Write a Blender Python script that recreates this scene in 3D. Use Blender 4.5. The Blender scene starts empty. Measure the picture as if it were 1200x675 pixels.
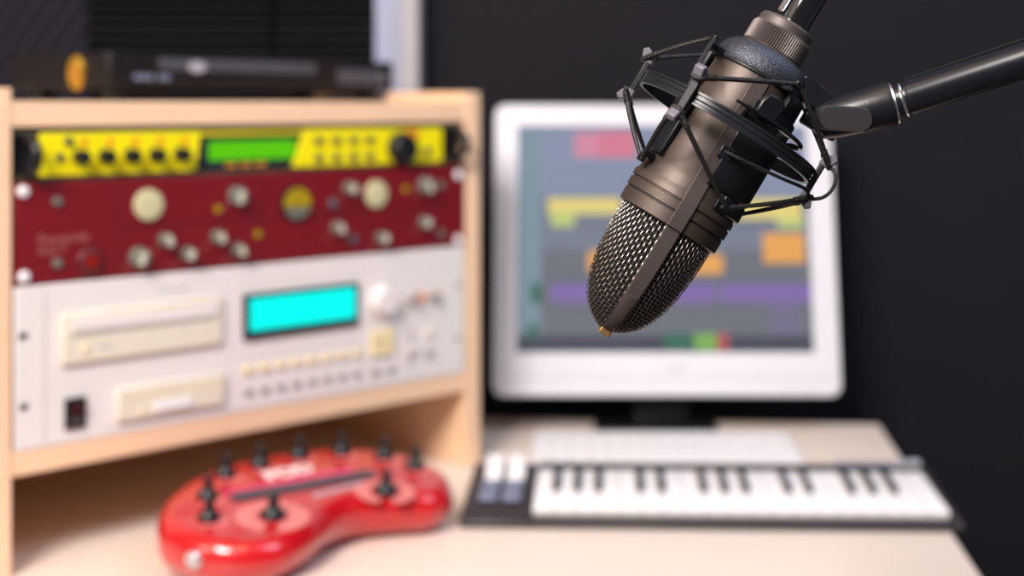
import bpy, bmesh, math, random
from mathutils import Vector, Matrix
random.seed(4)
PI = math.pi; R = math.radians
sc = bpy.context.scene
C = sc.collection

# ------------------------------------------------------------------ camera, world, lights, exposure
DESK = 0.74                      # desk top height
EYE = DESK + 0.388               # camera height
cam = bpy.data.cameras.new('camera'); camo = bpy.data.objects.new('camera', cam); C.objects.link(camo)
camo.location = (0, 0, EYE); camo.rotation_euler = (PI/2, 0, 0)
cam.sensor_width = 36; cam.lens = 48
cam.shift_x = -0.05; cam.shift_y = -0.1796
cam.clip_start = 0.02
cam.dof.use_dof = True; cam.dof.focus_distance = 0.632; cam.dof.aperture_fstop = 4.3
sc.camera = camo
sc.view_settings.view_transform = 'Standard'; sc.view_settings.look = 'None'
sc.view_settings.exposure = 0.0; sc.view_settings.gamma = 1.0; sc.view_settings.use_curve_mapping = False

w = bpy.data.worlds.new('world'); sc.world = w; w.use_nodes = True
w.node_tree.nodes['Background'].inputs[0].default_value = (0.80, 0.86, 1.0, 1)
w.node_tree.nodes['Background'].inputs[1].default_value = 0.13

def area(name, loc, target, size, power, col, size_y=None):
    l = bpy.data.lights.new(name, 'AREA'); l.energy = power; l.color = col; l.size = size
    if size_y: l.shape = 'RECTANGLE'; l.size_y = size_y
    o = bpy.data.objects.new(name, l); C.objects.link(o); o.location = loc
    o.rotation_euler = (Vector(target) - Vector(loc)).to_track_quat('-Z', 'Y').to_euler()
    return o
def lamp(name, loc, power, col, rad=0.03):
    l = bpy.data.lights.new(name, 'POINT'); l.energy = power; l.color = col; l.shadow_soft_size = rad
    o = bpy.data.objects.new(name, l); C.objects.link(o); o.location = loc; return o
area('key_light', (-0.66, -0.5, 2.3), (-0.05, 1.3, 0.85), 0.7, 66, (1.0, 0.92, 0.88))
area('cool_rim_light', (0.85, 0.80, 2.15), (0.25, 0.95, 1.0), 0.8, 11, (0.60, 0.76, 1.0))  # cool overhead lamp added for blue rim highlights; the room has no window
area('left_light', (-1.3, 0.1, 1.55), (0.05, 0.64, 1.1), 0.5, 7, (1.0, 0.80, 0.62))
lamp('ceiling_spot', (-0.75, 0.55, 2.3), 4.5, (1.0, 0.62, 0.30))
lamp('ceiling_spot', (0.05, 0.45, 2.4), 4.5, (1.0, 0.66, 0.36))
lamp('ceiling_spot', (-0.35, -0.2, 2.2), 4.5, (1.0, 0.66, 0.36))

# ------------------------------------------------------------------ materials
def mat(name, col, rough=0.5, metal=0.0, noise=0.0, scale=40, bump=0.0, bscale=200, coat=0.0, spec=0.5, emit=None, estr=0.0, stretch=None, col2=None):
    m = bpy.data.materials.new(name); m.use_nodes = True
    nt = m.node_tree; b = nt.nodes['Principled BSDF']
    b.inputs['Base Color'].default_value = (*col, 1); b.inputs['Roughness'].default_value = rough
    b.inputs['Metallic'].default_value = metal; b.inputs['Coat Weight'].default_value = coat
    b.inputs['Coat Roughness'].default_value = 0.05
    b.inputs['Specular IOR Level'].default_value = spec
    if emit:
        b.inputs['Emission Color'].default_value = (*emit, 1); b.inputs['Emission Strength'].default_value = estr
    tc = nt.nodes.new('ShaderNodeTexCoord')
    if noise > 0 or col2:
        mp = nt.nodes.new('ShaderNodeMapping'); nt.links.new(tc.outputs['Object'], mp.inputs[0])
        if stretch: mp.inputs['Scale'].default_value = stretch
        n = nt.nodes.new('ShaderNodeTexNoise'); n.inputs['Scale'].default_value = scale; n.inputs['Detail'].default_value = 5
        nt.links.new(mp.outputs[0], n.inputs[0])
        r = nt.nodes.new('ShaderNodeMix'); r.data_type = 'RGBA'
        c2 = col2 if col2 else tuple(c*(1-noise) for c in col)
        r.inputs[6].default_value = (*c2, 1); r.inputs[7].default_value = (*col, 1)
        mr = nt.nodes.new('ShaderNodeMapRange'); mr.inputs[1].default_value = 0.35; mr.inputs[2].default_value = 0.65
        nt.links.new(n.outputs[0], mr.inputs[0]); nt.links.new(mr.outputs[0], r.inputs[0])
        nt.links.new(r.outputs[2], b.inputs['Base Color'])
    if bump > 0:
        n2 = nt.nodes.new('ShaderNodeTexNoise'); n2.inputs['Scale'].default_value = bscale
        nt.links.new(tc.outputs['Object'], n2.inputs[0])
        bp = nt.nodes.new('ShaderNodeBump'); bp.inputs['Strength'].default_value = bump; bp.inputs['Distance'].default_value = 0.0004
        nt.links.new(n2.outputs[0], bp.inputs['Height']); nt.links.new(bp.outputs[0], b.inputs['Normal'])
    return m
M = {}
M['wall'] = mat('dark_wall_paint', (0.0120, 0.0108, 0.0150), 0.8, spec=0.15, bump=0.3, bscale=300)
M['side_wall'] = mat('side_wall_paint', (0.20, 0.19, 0.19), 0.8, bump=0.2)
M['floor'] = mat('floor_vinyl', (0.10, 0.08, 0.07), 0.5, noise=0.3, scale=8)
M['ceiling'] = mat('ceiling_paint', (0.7, 0.7, 0.7), 0.9, bump=0.2)
M['maple'] = mat('maple_laminate', (0.84, 0.54, 0.31), 0.42, noise=0.07, scale=9, stretch=(14, 14, 1.2))
M['maple_edge'] = mat('maple_edge_band', (0.90, 0.61, 0.40), 0.4, noise=0.05, scale=9, stretch=(2, 14, 14))
M['desk'] = mat('desk_laminate', (0.86, 0.73, 0.635), 0.38, noise=0.05, scale=6, stretch=(1.2, 14, 14))
M['trim_cool'] = mat('trim_paint', (0.34, 0.37, 0.52), 0.5, noise=0.03)
M['trim_warm'] = mat('trim_edge_paint', (0.42, 0.39, 0.42), 0.5, noise=0.03)
M['foam'] = mat('charcoal_foam', (0.085, 0.075, 0.10), 0.95, bump=0.6, bscale=500)
M['foam_dark'] = mat('black_foam', (0.011, 0.010, 0.014), 0.95, bump=0.6, bscale=500)
M['blk'] = mat('black_plastic', (0.007, 0.007, 0.009), 0.42, spec=0.35, bump=0.15, bscale=900)
M['blk_gloss'] = mat('glossy_black_metal', (0.006, 0.006, 0.008), 0.12, coat=0.6, noise=0.1)
M['blk_soft'] = mat('satin_black_plastic', (0.009, 0.0095, 0.013), 0.33, spec=0.4, bump=0.12, bscale=700)
M['device'] = mat('device_metal', (0.012, 0.010, 0.011), 0.45, spec=0.3, noise=0.1)
M['device_line'] = mat('device_trim', (0.09, 0.09, 0.11), 0.35, noise=0.1)
M['silver'] = mat('brushed_silver', (0.65, 0.65, 0.70), 0.28, metal=1.0, noise=0.1)
M['gold'] = mat('gold_ring_metal', (0.80, 0.45, 0.05), 0.3, metal=0.7, noise=0.1)
M['amber'] = mat('amber_face', (0.45, 0.18, 0.02), 0.5, noise=0.1)
M['yellow'] = mat('yellow_panel_paint', (0.90, 0.78, 0.0), 0.4, noise=0.03)
M['orange_print'] = mat('orange_print', (0.80, 0.30, 0.01), 0.5, noise=0.05)
M['olive'] = mat('olive_grey_steel', (0.085, 0.075, 0.045), 0.5, noise=0.1)
M['crimson'] = mat('crimson_panel_paint', (0.175, 0.002, 0.008), 0.42, noise=0.06, scale=12)
M['crimson_dark'] = mat('crimson_groove', (0.10, 0.004, 0.010), 0.5, noise=0.05)
M['white_metal'] = mat('off_white_panel_paint', (0.78, 0.73, 0.715), 0.45, noise=0.02)
M['cream'] = mat('cream_plastic', (0.76, 0.70, 0.58), 0.5, noise=0.04)
M['cream_key'] = mat('cream_key_plastic', (0.85, 0.72, 0.42), 0.5, noise=0.04)
M['cream_disc'] = mat('cream_meter_face', (0.58, 0.55, 0.32), 0.4, noise=0.03)
M['grey_knob'] = mat('grey_knob_plastic', (0.15, 0.155, 0.13), 0.45, noise=0.1)
M['pointer'] = mat('pale_knob_cap', (0.55, 0.54, 0.43), 0.4, noise=0.05)
M['grey_btn'] = mat('grey_button_plastic', (0.38, 0.35, 0.34), 0.5, noise=0.08)
M['text_red'] = mat('faint_pink_print', (0.40, 0.13, 0.12), 0.5, noise=0.05)
M['white'] = mat('white_plastic', (0.83, 0.82, 0.84), 0.32, noise=0.02)
M['white_key'] = mat('white_key_plastic', (0.86, 0.84, 0.85), 0.25, noise=0.02)
M['monitor'] = mat('monitor_white_plastic', (0.70, 0.70, 0.74), 0.4, noise=0.02)
M['grey_print'] = mat('grey_print', (0.45, 0.46, 0.52), 0.5, noise=0.05)
M['slate'] = mat('slate_rubber', (0.22, 0.24, 0.36), 0.45, noise=0.08)
M['controller'] = mat('charcoal_case_plastic', (0.035, 0.029, 0.032), 0.40, bump=0.15, bscale=700)
M['red_gloss'] = mat('candy_red_lacquer', (0.52, 0.001, 0.006), 0.32, coat=1.0, noise=0.05)
M['pink_print'] = mat('pale_pink_print', (0.74, 0.20, 0.19), 0.35, noise=0.1)
M['white_print'] = mat('white_print', (0.92, 0.78, 0.78), 0.35, noise=0.02)
M['magenta_streak'] = mat('magenta_streak_paint', (0.72, 0.02, 0.12), 0.25, noise=0.02, coat=0.6)  # magenta highlight streak put into the colour
M['lcd_dark'] = mat('dark_display_window', (0.014, 0.016, 0.03), 0.15, noise=0.05)
M['lcd_grey'] = mat('grey_lcd_window', (0.035, 0.03, 0.045), 0.2, noise=0.05)
M['taupe'] = mat('champagne_grey_enamel', (0.088, 0.067, 0.058), 0.44, metal=0.55, noise=0.15, scale=900, bump=0.25, bscale=2500)
M['taupe_dark'] = mat('groove_black', (0.012, 0.010, 0.010), 0.6, noise=0.1)  # plain black for the bands in the collar grooves
M['ring_metal'] = mat('matte_taupe_metal', (0.105, 0.085, 0.082), 0.5, metal=0.5, noise=0.1, scale=700)
M['cap'] = mat('slate_black_enamel', (0.105, 0.115, 0.145), 0.42, metal=0.7, noise=0.8, scale=2600, bump=1.0, bscale=1500)
M['mesh'] = mat('woven_steel_wire', (0.34, 0.30, 0.275), 0.36, metal=1.0, noise=0.1)
M['liner'] = mat('grille_liner_foam', (0.004, 0.004, 0.005), 0.95, noise=0.1)
M['band'] = mat('band_metal', (0.105, 0.083, 0.080), 0.40, metal=0.5, noise=0.12, scale=900)
M['brass'] = mat('worn_brass', (0.50, 0.30, 0.13), 0.4, metal=0.8, noise=0.15)
M['tab'] = mat('grey_lavender_plastic', (0.13, 0.125, 0.155), 0.35, noise=0.1)
M['tube'] = mat('boom_tube_enamel', (0.008, 0.009, 0.015), 0.30, spec=0.35, noise=0.1)
M['wing'] = mat('grey_wing_plastic', (0.022, 0.020, 0.023), 0.5, noise=0.1)
M['cord'] = mat('black_elastic_cord', (0.013, 0.011, 0.011), 0.5, bump=1.0, bscale=1400, noise=0.4, scale=1200)
M['ring_blk'] = mat('glossy_ring_plastic', (0.016, 0.017, 0.022), 0.24, noise=0.2)
def glow(name, col, s): return mat(name, tuple(c*0.05 for c in col), 0.6, spec=0.12, emit=col, estr=s, noise=0.02)
M['lcd_green'] = glow('green_backlit_lcd', (0.10, 0.55, 0.003), 1.0)
M['lcd_cyan'] = glow('cyan_backlit_lcd', (0.0, 0.90, 0.80), 1.15)
M['led_amber'] = glow('amber_led', (0.50, 0.33, 0.01), 0.8)
M['led_red'] = glow('red_lamp', (0.30, 0.012, 0.006), 0.9)
M['led_orange'] = glow('orange_led', (0.85, 0.25, 0.1), 0.9)

# ------------------------------------------------------------------ helpers
def empty(name, loc, rot=(0, 0, 0), label=None, cat=None, group=None):
    o = bpy.data.objects.new(name, None); C.objects.link(o); o.location = loc; o.rotation_euler = rot
    o.empty_display_size = 0.02
    if label: o['label'] = label
    if cat: o['category'] = cat
    if group: o['group'] = group
    return o
def link(name, me, parent=None, label=None):
    o = bpy.data.objects.new(name, me); C.objects.link(o)
    if parent: o.parent = parent
    if label: o['label'] = label
    return o
def fin(name, bm, m, parent=None, bevel=0.0, smooth=True, label=None, kind=None, segs=2):
    bmesh.ops.recalc_face_normals(bm, faces=bm.faces)
    me = bpy.data.meshes.new(name); bm.to_mesh(me); bm.free()
    for q in (m if isinstance(m, (list, tuple)) else [m]): me.materials.append(q)
    if smooth:
        for p in me.polygons: p.use_smooth = True
        me.set_sharp_from_angle(angle=R(38))
    o = link(name, me, parent, label)
    if bevel > 0:
        b = o.modifiers.new('bevel', 'BEVEL'); b.width = bevel; b.segments = segs; b.limit_method = 'ANGLE'; b.angle_limit = R(40)
        b.harden_normals = False
    if kind: o['kind'] = kind
    return o
def box(bm, x0, x1, y0, y1, z0, z1, mi=0, T=None):
    co = [(x, y, z) for z in (z0, z1) for y in (y0, y1) for x in (x0, x1)]
    v = [bm.verts.new(T @ Vector(c) if T else c) for c in co]
    for f in ((0, 2, 3, 1), (4, 5, 7, 6), (0, 1, 5, 4), (2, 6, 7, 3), (0, 4, 6, 2), (1, 3, 7, 5)):
        q = bm.faces.new([v[i] for i in f]); q.material_index = mi
    return v
def bx(name, dims, m, parent=None, bevel=0.0, label=None, kind=None, T=None):
    bm = bmesh.new(); box(bm, *dims, T=T); return fin(name, bm, m, parent, bevel, label=label, kind=kind)
def lathe(bm, prof, seg=48, T=None, mi=0, rmod=None, a0=0.0, a1=2*PI, cap=True):
    full = abs(a1 - a0 - 2*PI) < 1e-6
    n = seg if full else seg + 1
    rings = []
    for k, (s, r) in enumerate(prof):
        ring = []
        if r < 1e-7:
            p = Vector((0, 0, s)); ring = [bm.verts.new(T @ p if T else p)]*n
        else:
            for i in range(n):
                a = a0 + (a1-a0)*i/seg
                rr = r + (rmod(k, i, a) if rmod else 0)
                p = Vector((rr*math.cos(a), rr*math.sin(a), s)); ring.append(bm.verts.new(T @ p if T else p))
        rings.append(ring)
    for k in range(len(prof)-1):
        for i in range(seg):
            j = (i+1) % n
            vs = []
            for v in (rings[k][i], rings[k][j], rings[k+1][j], rings[k+1][i]):
                if v not in vs: vs.append(v)
            if len(vs) > 2:
                f = bm.faces.new(vs); f.material_index = mi
    if cap and full:
        for k in (0, -1):
            if prof[k][1] > 1e-7:
                f = bm.faces.new(rings[k]); f.material_index = mi
def sweep(bm, pts, rad, seg=8, closed=False, mi=0, cap=True):
    pts = [Vector(p) for p in pts]; n = len(pts)
    rads = rad if isinstance(rad, (list, tuple)) else [rad]*n
    tang = []
    for i in range(n):
        if closed: t = pts[(i+1) % n] - pts[i-1]
        else: t = pts[min(i+1, n-1)] - pts[max(i-1, 0)]
        tang.append(t.normalized())
    up = Vector((0, 0, 1)) if abs(tang[0].z) < 0.9 else Vector((1, 0, 0))
    nrm = (up - tang[0]*up.dot(tang[0])).normalized()
    rings = []
    for i in range(n):
        nrm = (nrm - tang[i]*nrm.dot(tang[i])).normalized(); bn = tang[i].cross(nrm)
        rings.append([bm.verts.new(pts[i] + (nrm*math.cos(2*PI*k/seg) + bn*math.sin(2*PI*k/seg))*rads[i]) for k in range(seg)])
    m_ = n if closed else n-1
    for i in range(m_):
        a, b = rings[i], rings[(i+1) % n]
        for k in range(seg):
            f = bm.faces.new((a[k], a[(k+1) % seg], b[(k+1) % seg], b[k])); f.material_index = mi
    if cap and not closed:
        bm.faces.new(rings[0]); bm.faces.new(rings[-1])
def spline(pts, n=8, closed=False):
    P = [Vector(p) for p in pts]; out = []; L = len(P)
    for i in range(L if closed else L-1):
        if closed: a, b, c, d = P[i-1], P[i], P[(i+1) % L], P[(i+2) % L]
        else: a, b, c, d = P[max(i-1, 0)], P[i], P[i+1], P[min(i+2, L-1)]
        for k in range(n):
            t = k/n
            out.append(0.5*((2*b) + (c-a)*t + (2*a-5*b+4*c-d)*t*t + (3*b-a-3*c+d)*t**3))
    if not closed: out.append(P[-1])
    return out
def rrect(x0, x1, z0, z1, r, n=6):
    out = []
    for cx, cz, a in ((x1-r, z1-r, 0), (x0+r, z1-r, 90), (x0+r, z0+r, 180), (x1-r, z0+r, 270)):
        for k in range(n+1):
            t = R(a + 90*k/n); out.append((cx + r*math.cos(t), cz + r*math.sin(t)))
    return out
def loft(bm, loops, T=None, close=False, caps=True, mi=0):
    L = [[bm.verts.new(T @ Vector(p) if T else p) for p in lp] for lp in loops]
    n = len(L[0])
    for i in range(len(L) if close else len(L)-1):
        a, b = L[i], L[(i+1) % len(L)]
        for k in range(n):
            f = bm.faces.new((a[k], a[(k+1) % n], b[(k+1) % n], b[k])); f.material_index = mi
    if caps and not close:
        bm.faces.new(L[0]); bm.faces.new(L[-1])
def text_mesh(name, s, size, m, parent, loc, rot, depth=0.0002, align='LEFT', label=None, off=0.0):
    cu = bpy.data.curves.new(name, 'FONT'); cu.body = s; cu.size = size; cu.offset = off; cu.extrude = depth; cu.align_x = align
    t = bpy.data.objects.new(name + '_tmp', cu); C.objects.link(t)
    bpy.context.view_layer.update()
    dg = bpy.context.evaluated_depsgraph_get(); me = bpy.data.meshes.new_from_object(t.evaluated_get(dg))
    bpy.data.objects.remove(t); bpy.data.curves.remove(cu)
    me.materials.clear(); me.materials.append(m)
    o = link(name, me, parent, label); o.location = loc; o.rotation_euler = rot
    return o
CACHE = {}
def knob(name, u, h, r, ln, m, parent, y=0.0, label=None, seg=24, taper=0.88, key=None):
    """a round control sticking out (towards -y) of a front panel"""
    k = ('k', round(r, 5), round(ln, 5), m.name, seg, taper)
    if k not in CACHE:
        bm = bmesh.new(); T = Matrix.Rotation(PI/2, 4, 'X')
        lathe(bm, [(0, r), (ln*0.25, r), (ln*0.85, r*taper), (ln, r*taper*0.88)], seg, T)
        o = fin(name, bm, m, parent); CACHE[k] = o.data
    else: o = link(name, CACHE[k], parent)
    o.location = (u, y, h)
    if label: o['label'] = label
    return o
def structure(o): o['kind'] = 'structure'; return o

# ------------------------------------------------------------------ room
bx('wall_back', (-1.9, 2.2, 1.80, 1.90, 0, 2.7), M['wall'], kind='structure')
bx('wall_left', (-2.0, -1.9, -2.2, 1.90, 0, 2.7), M['side_wall'], kind='structure')
bx('floor', (-2.0, 2.2, -2.2, 1.90, -0.05, 0), M['floor'], kind='structure')
bx('ceiling', (-2.0, 2.2, -2.2, 1.90, 2.7, 2.75), M['ceiling'], kind='structure')
# pale framing strip on the back wall beside the foam
bx('trim_1', (-0.2420, -0.2075, 1.755, 1.7995, 0.02, 2.69), M['trim_cool'], bevel=0.001, kind='structure')
bx('trim_2', (-0.2070, -0.1845, 1.740, 1.7995, 0.02, 2.69), M['trim_warm'], bevel=0.002, kind='structure')

def foam(name, x0, x1, z0, z1, pitch, diag, depth, m, label, nx, nz):
    bm = bmesh.new(); grid = []
    for j in range(nz+1):
        row = []
        for i in range(nx+1):
            x = (x1-x0)*i/nx; z = (z1-z0)*j/nz
            t = (((x*0.82 - z*0.57) if diag else z)/pitch) % 1.0
            row.append(bm.verts.new((x, -depth*0.45 - depth*0.55*(1-abs(2*t-1)), z)))
        grid.append(row)
    for j in range(nz):
        for i in range(nx): bm.faces.new((grid[j][i], grid[j][i+1], grid[j+1][i+1], grid[j+1][i]))
    back = [[bm.verts.new((x, 0, z)) for x in (0, x1-x0)] for z in (0, z1-z0)]
    bm.faces.new((back[0][0], back[1][0], back[1][1], back[0][1]))
    bm.faces.new([g for g in grid[0]] + [back[0][1], back[0][0]])
    bm.faces.new([g for g in grid[-1]] + [back[1][1], back[1][0]])
    bm.faces.new([r[0] for r in grid] + [back[1][0], back[0][0]])
    bm.faces.new([r[-1] for r in grid] + [back[1][1], back[0][1]])
    o = fin(name, bm, m, smooth=False); o.location = (x0, 1.7995, z0)
    o['label'] = label; o['category'] = 'acoustic foam'; o['group'] = 'foam tiles on the back wall'
foam('acoustic_foam_panel', -0.90, -0.612, 1.02, 1.50, 0.0200, True, 0.06, M['foam'], 'charcoal foam tile with diagonal ridges, furthest left on the wall', 130, 150)
foam('acoustic_foam_panel', -0.610, -0.3775, 1.02, 1.50, 0.0135, False, 0.05, M['foam_dark'], 'wide black foam tile with level ridges behind the middle of the flat black player', 1, 366)
foam('acoustic_foam_panel', -0.3705, -0.2425, 1.02, 1.50, 0.0135, False, 0.05, M['foam_dark'], 'narrow black foam tile with level ridges next to the pale wall strip', 1, 366)

# ------------------------------------------------------------------ desk
bm = bmesh.new()
# right edge runs from (0.335, 0.98) to (0.383,1.655)
d = Vector((0.0733, 0.9973)); n = Vector((-0.9973, 0.0733))
br = Vector((0.383, 1.655)); fr = br - d*0.80; bl = br + n*1.30; fl = fr + n*1.30
loft(bm, [[(p.x, p.y, z) for p in (fl, fr, br, bl)] for z in (DESK-0.028, DESK)])
desk = empty('desk', (0, 1.2, 0), label='pale maple desk carrying the shelf unit, screen and keyboards', cat='desk')
o = fin('desk_top', bm, M['desk'], desk, bevel=0.002); o.location = (0, -1.2, 0)
for p in (fr + n*0.05 + d*0.05, br + n*0.05 - d*0.05, fl - n*0.05 + d*0.05, bl - n*0.05 - d*0.05):
    bm = bmesh.new(); lathe(bm, [(0, 0.022), (0.01, 0.025), (DESK-0.03, 0.025)], 24)
    o = fin('leg', bm, M['device_line'], desk, label='round grey leg'); o.location = (p.x, p.y-1.2, 0)

# ------------------------------------------------------------------ rack shelf unit (local x along its front, local y into its depth)
P1 = Vector((-0.4497, 1.119, DESK)); AZ = math.atan2(0.6987, 0.7153)
def at_rack(u, y, z):
    return P1 + Vector((0.7153*u - 0.6987*y, 0.6987*u + 0.7153*y, z))
rack = empty('rack_shelf', at_rack(0, 0, 0), (0, 0, AZ), 'maple desktop rack cabinet holding three stacked audio units', 'rack cabinet')
W = 0.482
bx('side_panel', (-0.022, -0.002, 0, 0.285, 0.0, 0.401), M['maple_edge'], rack, 0.0015)
bx('side_panel', (W+0.002, W+0.022, 0, 0.285, 0.0, 0.401), M['maple_edge'], rack, 0.0015)
bx('top_board', (-0.0019, W+0.0019, 0.001, 0.279, 0.369, 0.390), M['maple_edge'], rack, 0.001)
bx('shelf_board', (-0.0019, W+0.0019, 0.001, 0.279, 0.082, 0.102), M['maple_edge'], rack, 0.001)
bx('back_panel', (-0.0019, W+0.0019, 0.280, 0.285, 0.0, 0.386), M['maple'], rack)

# --- yellow 1U unit
un = empty('rack_processor', at_rack(0, 0, 0.3245), (0, 0, AZ), 'thin bright yellow rack unit with green display, at the top of the cabinet', 'audio processor')
Z0 = 0.3245
bx('chassis', (0.0, 0.4815, 0.010, 0.22, 0.0, 0.0425), M['blk'], un, 0.001)
bx('top_lip', (0.0, 0.4815, 0.004, 0.010, 0.039, 0.0425), M['olive'], un)
bx('bottom_lip', (0.0, 0.4815, 0.004, 0.010, 0.0, 0.0028), M['olive'], un)
def plate(name, pts, y0, y1, m, parent, z0, label=None, bevel=0.0006):
    bm = bmesh.new()
    loft(bm, [[(x, y, z-z0) for x, z in pts] for y in (y0, y1)])
    return fin(name, bm, m, parent, bevel, label=label)
plate('face_plate', [(0.0225, 0.3275), (0.1665, 0.3275), (0.1715, 0.3635), (0.0225, 0.3635)], 0.003, 0.0098, M['yellow'], un, Z0)
plate('face_plate', [(0.2695, 0.3275), (0.4535, 0.3275), (0.4535, 0.3635), (0.2835, 0.3635)], 0.003, 0.0098, M['yellow'], un, Z0)
plate('display_window', [(0.1680, 0.3275), (0.2680, 0.3275), (0.2820, 0.3635), (0.1730, 0.3635)], 0.005, 0.0097, M['lcd_dark'], un, Z0, 'dark olive window')
plate('display_bar', [(0.1690, 0.3595), (0.2800, 0.3595), (0.2815, 0.3625), (0.1700, 0.3625)], 0.004, 0.0049, M['yellow'], un, Z0)
plate('display', [(0.180, 0.3360), (0.2735, 0.3360), (0.2735, 0.3540), (0.180, 0.3540)], 0.0044, 0.0049, M['lcd_green'], un, Z0, 'glowing green display', 0)
for u in (0.198, 0.214, 0.230): bx('indicator', (u, u+0.010, 0.0044, 0.0049, 0.3300-Z0, 0.3330-Z0), M['orange_print'], un)
for u in (0.0567, 0.0796, 0.1031, 0.1265, 0.1506):
    k_ = knob('knob', u, 0.3430-Z0, 0.0068, 0.012, M['blk_soft'], un, 0.003)
    bx('knob_mark', (u+0.002, u+0.0072, 0.0026, 0.0030, 0.3510-Z0, 0.3590-Z0), M['orange_print'], un, label='orange printed mark')
for u, h, r in ((0.0470, 0.3565, 0.0040), (0.0396, 0.3432, 0.0040), (0.4336, 0.3390, 0.0045)): knob('jack_socket' if u < 0.1 else 'small_knob', u, h-Z0, r, 0.003, M['olive'], un, 0.003)
for u in (0.2982, 0.3191, 0.3395, 0.3593):
    for h in (0.3520, 0.3355): bx('button', (u-0.0045, u+0.0045, 0.0008, 0.0030, h-0.0035-Z0, h+0.0035-Z0), M['olive'], un, 0.0006)
knob('data_wheel', 0.398, 0.3430-Z0, 0.0165, 0.014, M['blk_soft'], un, 0.003, seg=36)
plate('dial_print', [(0.402, 0.3565), (0.420, 0.3500), (0.424, 0.3620), (0.403, 0.3625)], 0.0026, 0.0030, M['orange_print'], un, Z0, 'orange printed patch', 0)
for u in (0.011, 0.4685):
    bm = bmesh.new()
    sweep(bm, spline([(u, 0.010, 0.008), (u, -0.012, 0.010), (u, -0.018, 0.021), (u, -0.012, 0.032), (u, 0.010, 0.034)], 5), 0.0045, 10)
    fin('rack_handle', bm, M['blk_soft'], un)
    for h in (0.004, 0.038): knob('rack_screw', u-0.003, h, 0.0030, 0.002, M['olive'], un, 0.010)

# --- crimson 2U unit
Z0 = 0.2385
un = empty('rack_preamp', at_rack(0, 0, Z0), (0, 0, AZ), 'crimson rack unit with two cream discs and a round meter, below the yellow one', 'preamp')
bx('chassis', (0.018, 0.463, 0.0062, 0.24, 0.0, 0.0825), M['blk'], un, 0.001)
bx('face_plate', (0.0002, 0.4818, 0.0, 0.006, 0.0, 0.0845), M['crimson'], un, 0.0012)
for a in ((0.090, 0.0915, 0.004, 0.080), (0.0915, 0.462, 0.0418, 0.0432), (0.145, 0.146, 0.004, 0.0418), (0.232, 0.2332, 0.004, 0.080), (0.350, 0.3512, 0.004, 0.080)):
    bx('panel_groove', (a[0], a[1], -0.0004, 0.0002, a[2], a[3]), M['crimson_dark'], un)
for u, h in ((0.0071, 0.3160), (0.0078, 0.2455), (0.4729, 0.3130), (0.4729, 0.2440)):
    s_ = knob('rack_screw', u, h-Z0, 0.0052, 0.0025, M['white'], un, label='white screw head')
for u, h, r in ((0.118, 0.2995, 0.0138), (0.3646, 0.2975, 0.0136)):
    knob('cream_disc', u, h-Z0, r, 0.003, M['cream_disc'], un, label='round cream disc', seg=36, taper=0.97)
for u, h in ((0.0359, 0.3065), (0.0359, 0.2545), (0.4485, 0.3030), (0.4496, 0.2520)): knob('button', u, h-Z0, 0.0042, 0.003, M['grey_knob'], un)
kb = knob('power_button', 0.0647, 0.2540-Z0, 0.0125, 0.004, M['crimson_dark'], un, seg=32)
bm = bmesh.new(); lathe(bm, [(0, 0.0060), (0.001, 0.0060)], 24, Matrix.Rotation(PI/2, 4, 'X')); l_ = fin('lamp', bm, M['led_red'], kb); l_.location = (0, -0.004, 0)
for i, (u, h) in enumerate([(0.1087, 0.2540), (0.1339, 0.2675), (0.1556, 0.2535), (0.1857, 0.2665), (0.2060, 0.3030), (0.2069, 0.2530), (0.3319, 0.3050), (0.3171, 0.2665), (0.3710, 0.2530), (0.4268, 0.3035), (0.4257, 0.2655)]):
    big = i in (0, 4, 9); r = 0.0092 if big else 0.0066
    k_ = knob('knob', u, h-Z0, r, 0.009, M['grey_knob'], un)
    bm = bmesh.new(); box(bm, -0.0026, 0.0026, -0.0115, -0.009, -r*0.75, r*0.55, T=Matrix.Rotation(0.35*(-1)**i, 4, 'Y'))
    fin('pointer', bm, M['pointer'], k_, 0.0006, label='pale pointer')
    for a in (-1, 1): bx('printed_label', (u+a*0.011-0.003, u+a*0.011+0.003, -0.0003, 0.0002, h-Z0-0.009, h-Z0-0.0078), M['text_red'], un)
for u, h in ((0.1866, 0.2920), (0.2287, 0.2665), (0.4024, 0.3010)): knob('led', u, h-Z0, 0.0034, 0.002, M['led_amber'], un, label='amber lamp')
for u, h in ((0.3131, 0.2905), (0.3365, 0.2540)): knob('button', u, h-Z0, 0.0052, 0.003, M['device_line'], un, label='dark grey button')
vu = knob('round_meter', 0.2699, 0.2930-Z0, 0.0168, 0.004, M['blk'], un, seg=40, taper=0.97)
bm = bmesh.new(); pts = [(0.0148*math.cos(R(a)), 0.0148*math.sin(R(a))) for a in range(-12, 193, 12)]
loft(bm, [[(x, y, z) for x, z in pts] for y in (-0.0046, -0.0040)]); fin('meter_face', bm, M['led_amber'], vu, label='amber lit meter face')
bm = bmesh.new(); pts = [(0.0148*math.cos(R(a)), 0.0148*math.sin(R(a))) for a in range(195, 346, 15)]
loft(bm, [[(x, y, z) for x, z in pts] for y in (-0.0046, -0.0040)]); fin('meter_mask', bm, M['grey_knob'], vu, label='dark grey lower mask')
bx('needle', (-0.0004, 0.0004, -0.0050, -0.0046, -0.002, 0.012), M['blk'], vu)
text_mesh('printed_name', 'Focusrite', 0.0118, M['text_red'], un, (0.0195, -0.0002, 0.2715-Z0), (PI/2, 0, 0), label='faint pink maker name')
text_mesh('printed_name', 'Red 7', 0.0100, M['text_red'], un, (0.0200, -0.0002, 0.2625-Z0), (PI/2, 0, 0), label='faint pink model name')

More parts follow.
